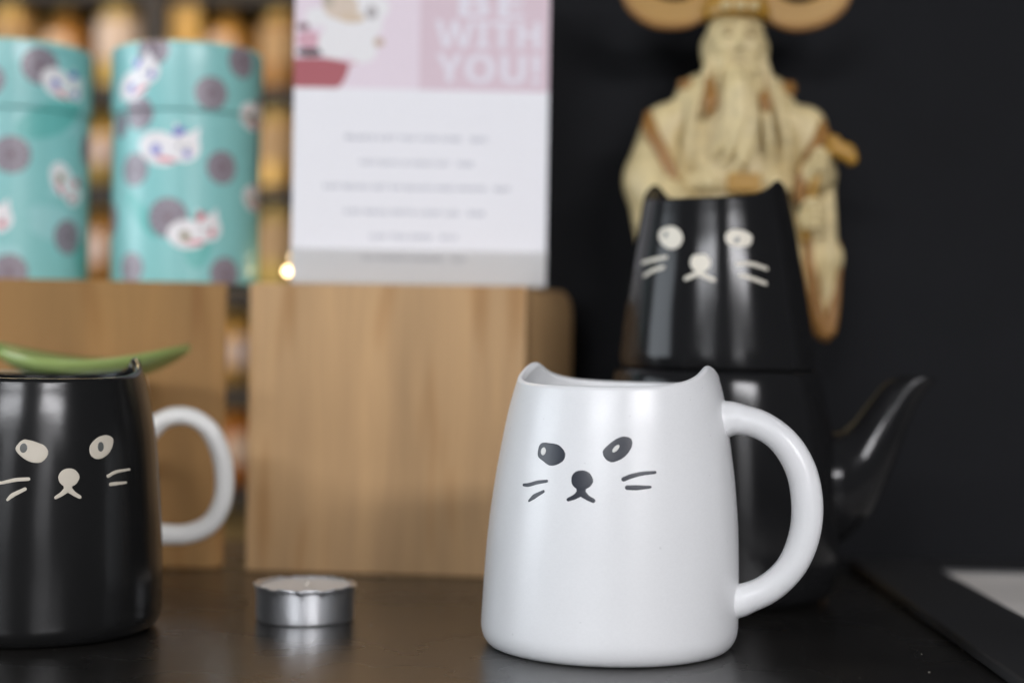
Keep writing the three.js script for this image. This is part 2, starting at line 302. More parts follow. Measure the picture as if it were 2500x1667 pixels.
// black stacking tea pot with a cat cup on top
{
  const t = thing('cat_teapot', 'glossy black teapot with a cat-faced cup stacked on top', 'teapot', [0.0908, 0, -0.69]);
  const lean = -0.024;
  const body = [[0, 1.5], [36, 1.5], [38, 0], [41, 0], [45, 2], [48.4, 6], [50.2, 12], [50.9, 20], [51, 28], [50.7, 40], [50.1, 52], [49.2, 64], [47.6, 77], [46.1, 86], [44.9, 92], [44.1, 95.4], [43.2, 96.8], [42, 97.2], [40.5, 97.3], [38.5, 97.3], [38, 96.5], [38, 90], [41, 60], [44, 20], [0, 6]];
  mesh('pot_body', grid((u, v, i, j) => { const a = (u * 2 - 1) * Math.PI, [r, h] = body[j]; return V((r * Math.sin(a) + lean * h) / 1000, h / 1000, r * Math.cos(a) / 1000); }, 128, body.length - 1, true), M.pot, t);
  // spout, rising to the right
  const pair = [[[36, 22], [38, 72], 19], [[50, 24], [46.5, 71.4], 17.5], [[57, 29.5], [51.5, 72.6], 15], [[63.6, 37.2], [55.5, 75.6], 12.6], [[69.2, 48], [59.2, 80.2], 10.6], [[74.3, 60.5], [63, 85.4], 8.8], [[78.2, 72], [67, 90.6], 7.4], [[83, 84], [70.6, 93.8], 6.5], [[87.4, 90.6], [73.4, 95], 6], [[91, 94.4], [76, 95.6], 5.6], [[90.4, 95.2], [76.8, 95.9], 5.2], [[88.6, 94.8], [78.4, 95.2], 4], [[85, 89], [76, 92], 3.6], [[80.4, 90.4], [80.4, 90.6], 0.1]];
  const pc = [0, 1, 2].map((k) => new THREE.CatmullRomCurve3(pair.map((q) => k < 2 ? V(q[k][0], q[k][1], 0) : V(q[2], 0, 0)), false, 'centripetal'));
  const sp = grid((u, v) => {
    const t = v, lo = pc[0].getPoint(t), hi = pc[1].getPoint(t), w = pc[2].getPoint(t).x, a = u * 2 * Math.PI, k = 0.5 - 0.5 * Math.cos(a);
    return V((lo.x + (hi.x - lo.x) * k) / 1000, (lo.y + (hi.y - lo.y) * k) / 1000, w * Math.sin(a) / 1000 + 0.003);
  }, 40, 78, true);
  mesh('spout', sp, M.pot, t);
  const S = catShell({
    prof: [[98.2, 41.7], [103, 41.6], [110, 40.75], [118, 39.7], [127, 38.45], [136, 37.1], [144, 35.8], [151, 34.6], [158, 33.3], [164, 32.2], [169, 31.2], [175, 29.8], [182, 27.6]],
    rim: 168.2, ear: 9.4, ears: [60, -120], earWidth: 19, lean, foot: 102, wall: 3,
  });
  // the cup's own foot sits on the pot: rebuild its lower rows
  const p = S.geo.attributes.position;
  for (let i = 0; i < p.count; i++) if (p.getY(i) < 0.0986) p.setY(i, 0.0976 + (p.getY(i)) * 0.0102);
  S.geo.computeVertexNormals();
  mesh('stacked_cup', S.geo, M.pot, t);
  face(S, t, { ink: M.potCream, dot: M.dotGrey }, {
    eyes: [[[[-50.6, 155], [-44.8, 156.5], [-38.1, 156.4], [-32.5, 154.1], [-30.7, 151.4], [-32.7, 148.4], [-38.6, 147.2], [-46.8, 149.2], [-51.4, 152.8]], ell(-44.7, 153.2, 1.9, 1.1)],
      [[[-1, 152.6], [2.4, 154.8], [8, 155.2], [14, 154.3], [18, 152.4], [16, 149.2], [10, 148], [3.4, 148.4], [-0.6, 150]], ell(6.8, 150.8, 2.2, 1.1, 0.4)]],
    nose: [[-18.2, 144.8], [-13.4, 144.3], [-11, 141.2], [-13, 138.4], [-18, 137.4], [-22.4, 138.6], [-24.4, 141.2], [-23, 144]],
    mouth: [[[[-18, 139], [-18.2, 137.4], [-22.6, 136], [-26.8, 134.8]], [1.4, 1.1, 0.9, 0.8]], [[[-18, 139], [-17.6, 137.2], [-13, 135.4], [-9, 134.3]], [1.4, 1.1, 0.9, 0.8]]],
    whiskers: [[[[-65.5, 141.9], [-54, 142.9], [-42.4, 143.8]], [0.7, 0.8, 0.7]], [[[-61, 136.4], [-52, 138.6], [-43.8, 139.6]], [0.7, 0.8, 0.7]],
      [[[6, 141.1], [16, 141.1], [26.6, 139.4]], [0.7, 0.8, 0.7]], [[[8, 136.4], [16, 135.1], [24.8, 133.3]], [0.7, 0.8, 0.7]]],
  });
}

// ---------------------------------------------------------------- setting: table, wall
{
  const dust = noiseTexture(1024, 1024, (u, v, x, y) => { const n = 0.72 + 0.25 * fbm(u * 14, v * 14, 1.7, 4) + 0.25 * (rnd() - 0.5); const k = Math.max(0.25, n); return [k * 1.0, k * 0.96, k * 0.9]; });
  const rough = noiseTexture(512, 512, (u, v, x, y) => { const n = 0.5 + 0.07 * fbm(u * 9, v * 9, 8.3, 4); return [n, n, n]; });
  for (const t of [dust, rough]) t.repeat.set(3, 1.2);
  const m = new THREE.MeshPhysicalMaterial({ color: C(0.02, 0.019, 0.018), map: dust, roughness: 0.54, roughnessMap: rough, ior: 1.65 });
  const g = new RoundedBoxGeometry(2.0, 0.03, 0.72, 3, 0.003); g.translate(0.1, -0.015, -0.5);
  tag(mesh('table_top', g, m, scene), 'dark satin table top under the mugs', 'table', null, 'structure');
  // crumbs of dust lying on the table in front
  const bits = [];
  for (let i = 0; i < 46; i++) {
    const s = 0.00009 + 0.00019 * rnd() ** 2, b = new THREE.IcosahedronGeometry(s, 0);
    b.scale(1 + 1.2 * rnd(), 0.6, 1); b.rotateY(rnd() * 6); b.translate(-0.19 + 0.42 * rnd(), s * 0.5, -0.66 + 0.17 * rnd()); bits.push(b);
  }
  tag(mesh('dust_specks', mergeGeometries(bits), new THREE.MeshStandardMaterial({ color: C(0.3, 0.28, 0.24), roughness: 1 }), scene), 'pale specks of dust scattered over the table', 'dust', null, 'stuff');
  const plaster = noiseTexture(512, 512, (u, v) => { const n = 0.93 + 0.1 * fbm(u * 40, v * 40, 4.4, 3); return [n, n, n]; });
  const wg = new THREE.BoxGeometry(1.3, 1.3, 0.06); wg.translate(0.59, 0.6, -0.852);
  tag(mesh('wall', wg, new THREE.MeshPhysicalMaterial({ color: C(0.0064, 0.0068, 0.0085), specularIntensity: 0.45, roughness: 0.8, map: plaster, bumpMap: plaster, bumpScale: 0.0002 }), scene), 'charcoal painted wall behind the figurine', 'wall', null, 'structure');
}

// ---------------------------------------------------------------- wooden blocks
const woodTex = noiseTexture(768, 768, (u, v) => {
  const wob = 0.05 * fbm(u * 3, v * 0.8, 0.3, 3);
  const x = u + wob;
  const broad = fbm(x * 7, v * 0.7, 5.2, 3), fine = fbm(x * 60, v * 2.2, 9.1, 3), streak = Math.max(0, fbm(x * 11 + 3, v * 1.3, 14.7, 2) - 0.28);
  const k = 1 + 0.07 * broad + 0.04 * fine - 0.2 * streak;
  return [0.785 * k, 0.668 * k * (1 - 0.12 * streak), 0.505 * k * (1 - 0.3 * streak)];
}, true);
function wood(tint, ox, oy, sx = 1) { const t = woodTex.clone(); t.wrapS = t.wrapT = THREE.MirroredRepeatWrapping; t.offset.set(ox, oy); t.repeat.set(sx, 1); t.needsUpdate = true; return new THREE.MeshPhysicalMaterial({ color: tint, map: t, roughness: 0.55, specularIntensity: 0.6, bumpMap: t, bumpScale: 0.00008 }); }
{
  const g = new RoundedBoxGeometry(0.1285, 0.1332, 0.022, 4, 0.0012); g.translate(0, 0.0666, -0.011);
  const b = mesh('wooden_block', g, wood(C(0.88, 0.79, 0.72), 0.1, 0), scene);
  b.position.set(-0.0577, 0, -0.7355); b.rotation.y = -5.2 * DEG;
  tag(b, 'pale oak block carrying the price card, between the mugs', 'wooden block');
  // rounded piece standing behind its right side
  const s = new THREE.Shape(), w = 0.04, h = 0.1310, r = 0.011;
  s.moveTo(-w, 0); s.lineTo(0, 0); s.lineTo(0, h - r); s.absarc(-r, h - r, r, 0, Math.PI / 2, false); s.lineTo(-w, h); s.lineTo(-w, 0);
  const eg = new THREE.ExtrudeGeometry(s, { depth: 0.018, bevelEnabled: true, bevelSize: 0.001, bevelThickness: 0.001, bevelSegments: 2, curveSegments: 14 });
  const uvs = eg.attributes.uv; for (let i = 0; i < uvs.count; i++) uvs.setXY(i, uvs.getX(i) * 7, uvs.getY(i) * 7);
  eg.translate(0, 0.001, 0);
  const rb = mesh('rounded_block', eg, wood(C(0.88, 0.79, 0.72), 0.4, 0.6), scene);
  rb.position.set(0.0132, 0, -0.7965); rb.rotation.y = 58 * DEG;
  tag(rb, 'wooden block with a rounded corner, half hidden behind the pale oak block', 'wooden block');
  const g2 = new RoundedBoxGeometry(0.18, 0.1332, 0.115, 4, 0.0012); g2.translate(-0.09, 0.0666, -0.0575);
  const lb = mesh('wooden_block', g2, wood(C(0.585, 0.455, 0.28), 0.55, 0, 1.3), scene);
  lb.position.set(-0.1334, 0, -0.75); lb.rotation.y = 11 * DEG;
  tag(lb, 'darker brown wooden block under the two teal tins', 'wooden block');
}

// ---------------------------------------------------------------- price card in an acrylic stand
{
  const W = 0.1195, H = 0.166, t = thing('price_card', 'white printed price card with pink header in a clear stand on the oak block', 'card', [-0.0443, 0.1335, -0.7535]);
  const cv = document.createElement('canvas'); cv.width = 1024; cv.height = 1424; const c = cv.getContext('2d');
  const px = (f) => f * 1024, top = 1424 - 1424 * (0.0918 / H); // header's lower edge
  c.fillStyle = '#f4f3f6'; c.fillRect(0, 0, 1024, 1424);
  c.fillStyle = '#ecdde6'; c.fillRect(0, 0, 1024, top);
  c.fillStyle = '#dfc8d1'; c.fillRect(px(0.49), 0, px(0.51), top);
  // plain picture of pale flowers over a red bowl
  const k = 1024 / 585, Y = (y) => top - (207 - y) * k, X = (x) => (x - 685) * k;
  const dab = (x, y, rx, ry, col) => { c.fillStyle = col; c.beginPath(); c.ellipse(X(x), Y(y), rx * k, ry * k, 0, 0, 7); c.fill(); };
  c.fillStyle = '#b05a62'; c.beginPath(); c.moveTo(0, Y(142)); c.quadraticCurveTo(X(760), Y(132), X(812), Y(150)); c.quadraticCurveTo(X(806), Y(190), X(785), Y(207)); c.lineTo(0, Y(207)); c.fill();
  c.strokeStyle = '#d9b3b6'; c.lineWidth = 12; c.beginPath(); c.moveTo(X(812), Y(152)); c.quadraticCurveTo(X(850), Y(140), X(872), Y(108)); c.stroke();
  dab(722, 126, 32, 10, '#4b3d42'); dab(718, 98, 28, 20, '#d8a7b4'); dab(704, 68, 14, 9, '#8d6f74');
  for (const [x, y, r] of [[800, 70, 48], [830, 95, 44], [780, 105, 42], [850, 60, 36], [815, 30, 44], [860, 20, 40], [735, 45, 26], [840, 120, 34]]) dab(x, y, r, r * 0.85, '#f0eeee');
  dab(790, 20, 40, 30, '#dccab8'); dab(815, 45, 30, 12, '#d9c4ab'); dab(860, 32, 14, 16, '#b9b3b3'); dab(760, 8, 14, 14, '#bfb3a2'); dab(878, 100, 12, 10, '#c9b09c'); dab(730, -60, 60, 50, '#e3c9cf'); dab(850, -70, 70, 50, '#f2eeee');
  // heading
  c.fillStyle = '#ebe6ee'; c.textAlign = 'center'; c.textBaseline = 'alphabetic';
  const big = (s, y, h, w) => { c.font = 'bold ' + Math.round(h / 0.72) + 'px sans-serif'; const m = c.measureText(s).width || 1; c.save(); c.translate(px(0.765), y); c.scale(w / m, 1); c.fillText(s, 0, 0); c.restore(); };
  big('BE', Y(37), 62 * k, 170 * k); big('WITH', Y(108), 62 * k, 250 * k); big('YOU!', Y(188), 66 * k, 245 * k);
  c.fillStyle = '#6f7186';
  const line = (s, y, x0, x1) => { c.font = '24px sans-serif'; const m = c.measureText(s).width || 1; c.save(); c.translate(X((x0 + x1) / 2 + 4), Y(y)); c.scale((x1 - x0) * k / m, 1); c.fillText(s, 0, 0); c.restore(); };
  line('BLACK CAT TEA FOR ONE   $65', 324, 800, 1126); line('CAT MUG & DISH SET   $38', 381, 834, 1094); line('CAT MUGS SET OF BLACK AND WHITE   $65', 437, 752, 1180);
  line('CAT MUG WITH LEAF LID   $38', 494, 800, 1122); line('CAT TEA DISH   $12', 550, 860, 1060); line('CAT PEPPER SHAKERS   $25', 600, 840, 1080);
  const tex = new THREE.CanvasTexture(cv); tex.colorSpace = THREE.SRGBColorSpace;
  const paper = new THREE.MeshPhysicalMaterial({ color: C(0.99, 0.985, 0.985), map: tex, roughness: 0.5 }), back = new THREE.MeshStandardMaterial({ color: C(0.8, 0.8, 0.8), roughness: 0.7 });
  const bg = new THREE.BoxGeometry(W, H, 0.0012); bg.translate(0, H / 2, 0);
  mesh('printed_sheet', bg, [back, back, back, back, paper, back], t);
  const acr = new THREE.MeshPhysicalMaterial({ color: C(0.93, 0.93, 0.92), roughness: 0.16, transmission: 1, thickness: 0 });
  const lip = new RoundedBoxGeometry(W + 0.0008, 0.0165, 0.0016, 2, 0.0006); lip.translate(0, 0.0083, 0.003);
  mesh('stand_lip', lip, acr, t);
  const ft = new RoundedBoxGeometry(W + 0.0008, 0.0016, 0.03, 2, 0.0006); ft.translate(0, -0.0006 + 0.001, -0.0125);
  mesh('stand_foot', ft, acr, t);
  t.rotation.y = 2 * DEG;
}
// two tiny glowing beads, added to stand for glints on the acrylic stand
{
  const t = thing('card_glint', 'tiny glowing beads added as glints of the clear stand, lower left corner of the price card', 'added glint', [-0.1118, 0.1335, -0.802]);
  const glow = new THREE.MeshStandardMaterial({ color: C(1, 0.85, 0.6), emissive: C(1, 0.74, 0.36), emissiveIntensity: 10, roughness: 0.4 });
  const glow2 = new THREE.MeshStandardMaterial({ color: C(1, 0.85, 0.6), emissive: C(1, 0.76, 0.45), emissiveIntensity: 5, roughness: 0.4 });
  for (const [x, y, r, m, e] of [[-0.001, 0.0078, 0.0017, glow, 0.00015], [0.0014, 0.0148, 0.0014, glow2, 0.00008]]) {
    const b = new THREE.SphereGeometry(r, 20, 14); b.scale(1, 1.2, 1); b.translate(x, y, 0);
    mesh('glint_bead', b, m, t);
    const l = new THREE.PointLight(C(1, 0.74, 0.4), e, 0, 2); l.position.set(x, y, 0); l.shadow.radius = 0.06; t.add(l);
  }
  mesh('added_wire', taper([V(0.004, 0.0002, -0.003), V(0.0, 0.003, -0.001), V(-0.001, 0.0078, -0.0016), V(0.0014, 0.0148, -0.0014), V(0.006, 0.012, -0.004)], [0.0004, 0.0004], 24, 8), new THREE.MeshStandardMaterial({ color: C(0.3, 0.2, 0.08), roughness: 0.5 }), t);  // thread added to join the glint beads
}

// ---------------------------------------------------------------- teal tea tins
function tinTexture(motifs) { // motifs: [kind, azimuth degrees, height mm, size mm, turn]
  const cv = document.createElement('canvas'); cv.width = 2048; cv.height = 1044; const c = cv.getContext('2d');
  const mmx = 2048 / 228, mmy = 1044 / 116;
  c.fillStyle = '#8fcfcd'; c.fillRect(0, 0, 2048, 1044);
  // broad cloud shapes in a second teal
  for (let i = 0; i < 26; i++) { c.fillStyle = i % 2 ? '#a3d8d8' : '#6cc0ba'; c.beginPath(); c.ellipse(rnd() * 2048, rnd() * 1044, 60 + 120 * rnd(), 30 + 60 * rnd(), rnd() * 3, 0, 7); c.fill(); }
  const at = (az, h) => [1024 + az / 360 * 2048, 1044 - h * mmy];
  for (const [kind, az, h, s, turn] of motifs) {
    const [x, y] = at(az, h); c.save(); c.translate(x, y); c.rotate(turn || 0); c.scale(mmx * s / 2, mmy * s / 2);
    if (kind === 'flower') {
      c.fillStyle = '#8a8089'; c.beginPath(); c.arc(0, 0, 1, 0, 7); c.fill();
      c.fillStyle = '#9f959f'; for (let k = 0; k < 12; k++) { c.save(); c.rotate(k * Math.PI / 6); c.beginPath(); c.ellipse(0.66, 0, 0.24, 0.1, 0, 0, 7); c.fill(); c.restore(); }
      c.fillStyle = '#7a6670'; c.beginPath(); c.arc(0, 0, 0.3, 0, 7); c.fill();
      c.fillStyle = '#aca0aa'; for (let k = 0; k < 6; k++) { c.beginPath(); c.arc(0.2 * Math.cos(k * 1.047), 0.2 * Math.sin(k * 1.047), 0.06, 0, 7); c.fill(); }
    } else { // small white cat
      const p = kind === 'bluecat' ? '#5a63c0' : '#c8485e';
      c.fillStyle = '#f3eff0';
      c.beginPath(); c.ellipse(-0.25, 0.1, 0.72, 0.52, 0.2, 0, 7); c.fill();
      c.beginPath(); c.ellipse(0.5, -0.02, 0.5, 0.46, 0, 0, 7); c.fill();
      c.beginPath(); c.moveTo(0.1, -0.28); c.lineTo(0.16, -0.78); c.lineTo(0.5, -0.4); c.fill(); c.beginPath(); c.moveTo(0.55, -0.4); c.lineTo(0.92, -0.72); c.lineTo(0.94, -0.15); c.fill();
      c.fillStyle = p; c.beginPath(); c.ellipse(0.3, -0.48, 0.2, 0.13, -0.5, 0, 7); c.fill(); c.beginPath(); c.arc(0.62, 0.16, 0.12, 0, 7); c.fill();
      c.fillStyle = kind === 'bluecat' ? '#8f8fd0' : '#8a7a4a'; c.beginPath(); c.arc(-0.35, 0.15, 0.17, 0, 7); c.fill();
      c.fillStyle = '#d86a7a'; c.beginPath(); c.ellipse(0.0, 0.42, 0.34, 0.07, 0.1, 0, 7); c.fill();
      c.fillStyle = '#555'; for (const ex of [0.35, 0.66]) { c.beginPath(); c.arc(ex, -0.04, 0.045, 0, 7); c.fill(); }
    }
    c.restore();
  }
  const t = new THREE.CanvasTexture(cv); t.colorSpace = THREE.SRGBColorSpace; return t;
}
function teaTin(label, x, z, motifs) {
  const t = thing('tea_tin', label, 'tin', [x, 0.1334, z], 'teal tea tins on the brown block');
  const mat = new THREE.MeshPhysicalMaterial({ map: tinTexture(motifs), roughness: 0.42, clearcoat: 0.5, clearcoatRoughness: 0.25 });
  const R = 0.0363, Ht = 0.116;
  const shell = (rows) => { const g = grid((u, v, i, j) => { const a = (u * 2 - 1) * Math.PI; return V(rows[j][0] * Math.sin(a), rows[j][1], rows[j][0] * Math.cos(a)); }, 96, rows.length - 1, true); const uv = g.attributes.uv, p = g.attributes.position; for (let i = 0; i < uv.count; i++) uv.setY(i, p.getY(i) / Ht); return g; };
  mesh('canister', shell([[0, 0.0005], [R - 0.001, 0.0005], [R - 0.0004, 0], [R, 0.0008], [R, 0.03], [R, 0.06], [R, 0.0815], [R - 0.0004, 0.0822], [R - 0.0012, 0.0824]]), mat, t);
  mesh('lid', shell([[R - 0.0014, 0.0826], [R + 0.0005, 0.0827], [R + 0.0009, 0.0834], [R + 0.0009, 0.1], [R + 0.0008, 0.1135], [R - 0.0003, 0.1151], [R - 0.0018, 0.1158], [R - 0.006, 0.116], [R * 0.5, 0.116], [0, 0.116]]), mat, t);
  return t;
}
{
  // azimuth and height of each printed motif as it faces the room
  const fl = (az, h, s = 16) => ['flower', az, h, s];
  teaTin('teal patterned tea tin, the whole one left of the price card', -0.1636, -0.8, [
    fl(29, 91), fl(39, 56), fl(-2, 31, 19), fl(-33, 7, 15), fl(43, 5), fl(-64, 31), fl(-31, 54), fl(-15, 111), fl(55, 108), fl(-27, 81), fl(-49, 76, 12), fl(100, 60), fl(130, 30), fl(-110, 80), fl(-130, 40), fl(160, 90),
    ['bluecat', -29, 97, 27, -0.5], ['bluecat', -3, 65, 31, 0.1], ['redcat', 18, 25, 27, -0.15], ['redcat', 74, 84, 26], ['redcat', 78, 44, 24], ['bluecat', 140, 60, 27], ['redcat', -90, 55, 27], ['redcat', -150, 80, 27]]);
  teaTin('teal patterned tea tin at the left edge, cut off by the photo', -0.2495, -0.8, [
    fl(-3, 95), fl(35, 103, 18), fl(15, 60, 18), fl(62, 22, 17), fl(15, 4, 17), fl(90, 66), fl(-40, 40), fl(-50, 90), fl(130, 50), fl(-120, 70), fl(170, 30),
    ['bluecat', 55, 96, 26, 0.3], ['redcat', 60, 48, 25, 0.9], ['redcat', -5, 28, 28, -0.1], ['redcat', -45, 66, 27], ['bluecat', 120, 90, 27], ['redcat', -140, 40, 27]]);
}

// ---------------------------------------------------------------- carved figurine of a bearded official
{
  const t = thing('figurine', 'ivory coloured figurine of a long-bearded man in winged golden hat and robe', 'figurine', [0.1055, 0, -0.775]);
  const mottle = noiseTexture(256, 256, (u, v, x, y) => { const n = 0.9 + 0.16 * fbm(u * 12, v * 12, 6.6, 4) + 0.05 * (rnd() - 0.5); return [n, n * (0.99), n * 0.95]; });
  const ivory = new THREE.MeshPhysicalMaterial({ color: C(0.72, 0.585, 0.32), roughness: 0.45, map: mottle });
  const ochre = new THREE.MeshPhysicalMaterial({ color: C(0.36, 0.175, 0.045), roughness: 0.45, map: mottle });
  const goldp = new THREE.MeshPhysicalMaterial({ color: C(0.46, 0.245, 0.032), roughness: 0.42, map: mottle });
  // field of capsules and ellipsoids joined smoothly, meshed on a grid
  const smin = (a, b, k) => { const h = Math.max(0, Math.min(1, 0.5 + 0.5 * (b - a) / k)); return b + (a - b) * h - k * h * (1 - h); };
  const cap = (p, a, b, ra, rb, fz = 1) => { const ax = b[0] - a[0], ay = b[1] - a[1], az = b[2] - a[2], px = p[0] - a[0], py = p[1] - a[1], pz = p[2] - a[2]; const k = Math.max(0, Math.min(1, (px * ax + py * ay + pz * az) / (ax * ax + ay * ay + az * az))); return Math.hypot(px - ax * k, py - ay * k, (pz - az * k) / fz) * Math.min(1, fz) - (ra + (rb - ra) * k) * Math.min(1, fz); };
  const elp = (p, c, r) => { const x = (p[0] - c[0]) / r[0], y = (p[1] - c[1]) / r[1], z = (p[2] - c[2]) / r[2], k0 = Math.hypot(x, y, z), k1 = Math.hypot(x / r[0], y / r[1], z / r[2]); return k1 < 1e-6 ? -Math.min(...r) : k0 * (k0 - 1) / k1; };
  function field(fn, center, half, res) { // millimetres in, metres out
    const mc = new MarchingCubes(res, ivory, false, false, 260000);
    const s = res;
    for (let z = 0; z < s; z++) for (let y = 0; y < s; y++) for (let x = 0; x < s; x++) {
      const q = [(x - s / 2) / (s / 2) * half[0] + center[0], (y - s / 2) / (s / 2) * half[1] + center[1], (z - s / 2) / (s / 2) * half[2] + center[2]];
      mc.field[z * s * s + y * s + x] = -fn(q);
    }
    mc.isolation = 0; mc.update();
    const n = mc.count ?? mc.geometry.drawRange.count, pos = new Float32Array(n * 3);
    for (let i = 0; i < n; i++) for (let k = 0; k < 3; k++) pos[i * 3 + k] = (mc.positionArray[i * 3 + k] * half[k] + center[k]) / 1000;
    let g = new THREE.BufferGeometry(); g.setAttribute('position', new THREE.BufferAttribute(pos, 3));
    g = mergeVertices(g, 1e-6); g.computeVertexNormals();
    const p = g.attributes.position, uv = new Float32Array(p.count * 2); for (let i = 0; i < p.count; i++) { uv[i * 2] = p.getX(i) * 14 + p.getZ(i) * 6; uv[i * 2 + 1] = p.getY(i) * 14; }
    g.setAttribute('uv', new THREE.BufferAttribute(uv, 2));
    return g;
  }
  const fold = (p) => 1.0 * Math.sin(p[0] * 0.55 + Math.sin(p[1] * 0.05) * 2) * Math.max(0, Math.min(1, (170 - p[1]) / 60));
  const robe = field((p) => {
    let d = cap(p, [0, 214, 0], [1, 150, 0], 23, 31, 0.62);
    d = smin(d, cap(p, [1, 150, 0], [1, 12, 0], 31, 40, 0.55), 8);
    d = smin(d, cap(p, [-16, 226, -2], [16, 226, -2], 12, 12, 0.8), 9);       // shoulders
    d = smin(d, cap(p, [-33, 213, -2], [-40, 190, 2], 11, 12, 0.9), 6);        // upper arms
    d = smin(d, cap(p, [35, 214, -2], [39, 192, 2], 10, 10, 0.9), 6);
    d = smin(d, cap(p, [-40, 186, 2], [-30, 172, 14], 12, 11), 5);            // forearms forward
    d = smin(d, cap(p, [39, 188, 2], [37, 190, 12], 9, 8), 5);
    d = smin(d, cap(p, [-40, 180, 4], [-34, 120, 6], 11, 6, 0.7), 5);         // left sleeve hanging
    return d + fold(p) * 0.8;
  }, [0, 122, 0], [66, 132, 40], 112);
  mesh('robe', robe, ivory, t);
  const base = new RoundedBoxGeometry(0.084, 0.01, 0.05, 3, 0.003); base.translate(0.001, 0.005, 0); mesh('plinth', base, ochre, t);
  // hanging right sleeve
  const sleeve = mesh('sleeve', field((p) => { let d = cap(p, [42, 186, 0], [45, 150, 0], 7, 7.2, 0.8); d = smin(d, cap(p, [45, 150, 0], [46, 118, 0], 6, 2.6, 0.8), 5); d = smin(d, cap(p, [38, 170, 2], [36, 136, 2], 4.2, 3.6, 0.8), 4); return d + 0.5 * Math.sin(p[0] * 1.3 + p[1] * 0.03); }, [43, 150, 0], [20, 48, 16], 64), ivory, t);
  mesh('sleeve_hem', taper([V(0.0355, 0.162, 0.004), V(0.0375, 0.142, 0.004), V(0.041, 0.124, 0.003), V(0.0455, 0.1135, 0.002), V(0.0485, 0.124, 0.001), V(0.0505, 0.146, 0), V(0.0508, 0.158, 0)], [0.0024, 0.0034, 0.0042, 0.0036, 0.0026, 0.0018], 40, 12), ochre, sleeve);
  // head with brow, eye hollows, nose, cheeks, mouth and ears
  const head = mesh('head', field((p) => {
    let d = elp(p, [0, 252, 0], [14.6, 21, 14]);
    d = smin(d, elp(p, [0, 240, 4], [12.5, 11, 10]), 4);
    d = smin(d, cap(p, [-6, 258.6, 12.4], [6, 258.6, 12.4], 1.8, 1.8), 2);     // brow
    d = smin(d, cap(p, [0, 257.5, 13], [0, 249.5, 16.2], 1.3, 2.4), 1.6);     // nose
    for (const s of [-1, 1]) { d = smin(d, elp(p, [6.6 * s, 249.5, 10.6], [4.2, 4.4, 3.6]), 2); d = -smin(-d, elp(p, [5.2 * s, 255, 15.2], [3.1, 1.7, 2.2]), 0.8); d = smin(d, elp(p, [5.2 * s, 254.9, 12.2], [2.2, 1.2, 1.3]), 0.5); d = smin(d, elp(p, [14.4 * s, 250, -1], [2, 6.5, 3.6]), 1.5); }
    d = smin(d, cap(p, [-4, 244.2, 12.4], [4, 244.2, 12.4], 1.1, 1.1), 1);     // lip
    d = -smin(-d, cap(p, [-3.6, 242.8, 14.4], [3.6, 242.8, 14.4], 0.5, 0.5), 0.6);
    d = smin(d, cap(p, [0, 236, 0], [0, 224, 0], 11, 13, 0.8), 3);             // neck
    return d;
  }, [0, 248, 0], [22, 32, 24], 84), ivory, t);
  const feature = new THREE.MeshPhysicalMaterial({ color: C(0.30, 0.19, 0.075), roughness: 0.5 }), pale = new THREE.MeshPhysicalMaterial({ color: C(0.46, 0.34, 0.17), roughness: 0.5 });
  for (const s of [-1, 1]) {
    const e = new THREE.SphereGeometry(0.001, 14, 10); e.scale(2.3, 0.75, 1); e.translate(0.0053 * s, 0.2548, 0.0137); mesh('eye', e, feature, head);
    mesh('eyebrow', taper([V(0.0022 * s, 0.2578, 0.0148), V(0.0056 * s, 0.2592, 0.0142), V(0.0092 * s, 0.2576, 0.0118)], [0.0005, 0.0009, 0.0005], 16, 8), pale, head);
  }
  mesh('mouth', taper([V(-0.0036, 0.2429, 0.0133), V(0, 0.2424, 0.0143), V(0.0036, 0.2429, 0.0133)], [0.0004, 0.0007, 0.0004], 14, 8), pale, head);
  // beard and moustache: long strands
  const strands = [
    [[[0, 241, 11], [0, 230, 17], [1, 215, 19], [-2, 203, 19], [-8, 193, 18]], [3, 4.6, 4.6, 3.6, 1]],
    [[[-4, 241, 11], [-4, 228, 16], [-5, 214, 18], [-8, 203, 18], [-13, 196, 17]], [2.4, 3.4, 3.2, 2.6, 0.8]],
    [[[4, 241, 11], [4.5, 228, 16], [6, 214, 18.5], [6, 202, 19], [4, 190, 18.5]], [2.4, 3.6, 3.6, 3, 0.9]],
    [[[2, 238, 12], [2, 222, 18.5], [4, 206, 20], [1, 195, 20], [-5, 186, 19]], [2.4, 3, 3, 2.4, 0.8]],
    [[[-12, 246, 6], [-16, 232, 8], [-21, 219, 12], [-23, 206, 15], [-22, 194, 16.5]], [2.4, 2.5, 2.4, 2, 0.7]],
    [[[12, 246, 6], [16, 232, 8], [20, 219, 12], [23, 206, 15], [24, 196, 16.5]], [2.4, 2.5, 2.4, 2, 0.7]],
    [[[9, 241, 9], [11, 228, 14], [13.5, 214, 17], [14.5, 204, 18], [14, 196, 18]], [2.2, 2.6, 2.6, 2.2, 0.7]],
    [[[-2, 246, 14], [-6, 243, 13.6], [-9.5, 237, 12.5], [-10.5, 230, 13]], [1.2, 1.5, 1.3, 0.5]],
    [[[2, 246, 14], [6, 243, 13.6], [9.5, 237, 12.5], [10.5, 230, 13]], [1.2, 1.5, 1.3, 0.5]]];
  mesh('beard', field((p) => {
    let d = 1e3;
    for (const [pts, r] of strands) {
      let e = 1e3;
      for (let i = 0; i + 1 < pts.length; i++) e = Math.min(e, cap(p, pts[i], pts[i + 1], r[i] * 1.04, r[i + 1] * 1.04));
      d = smin(d, e, 0.9);
    }
    return d;
  }, [0.5, 216, 12], [30, 34, 14], 88), ivory, head);
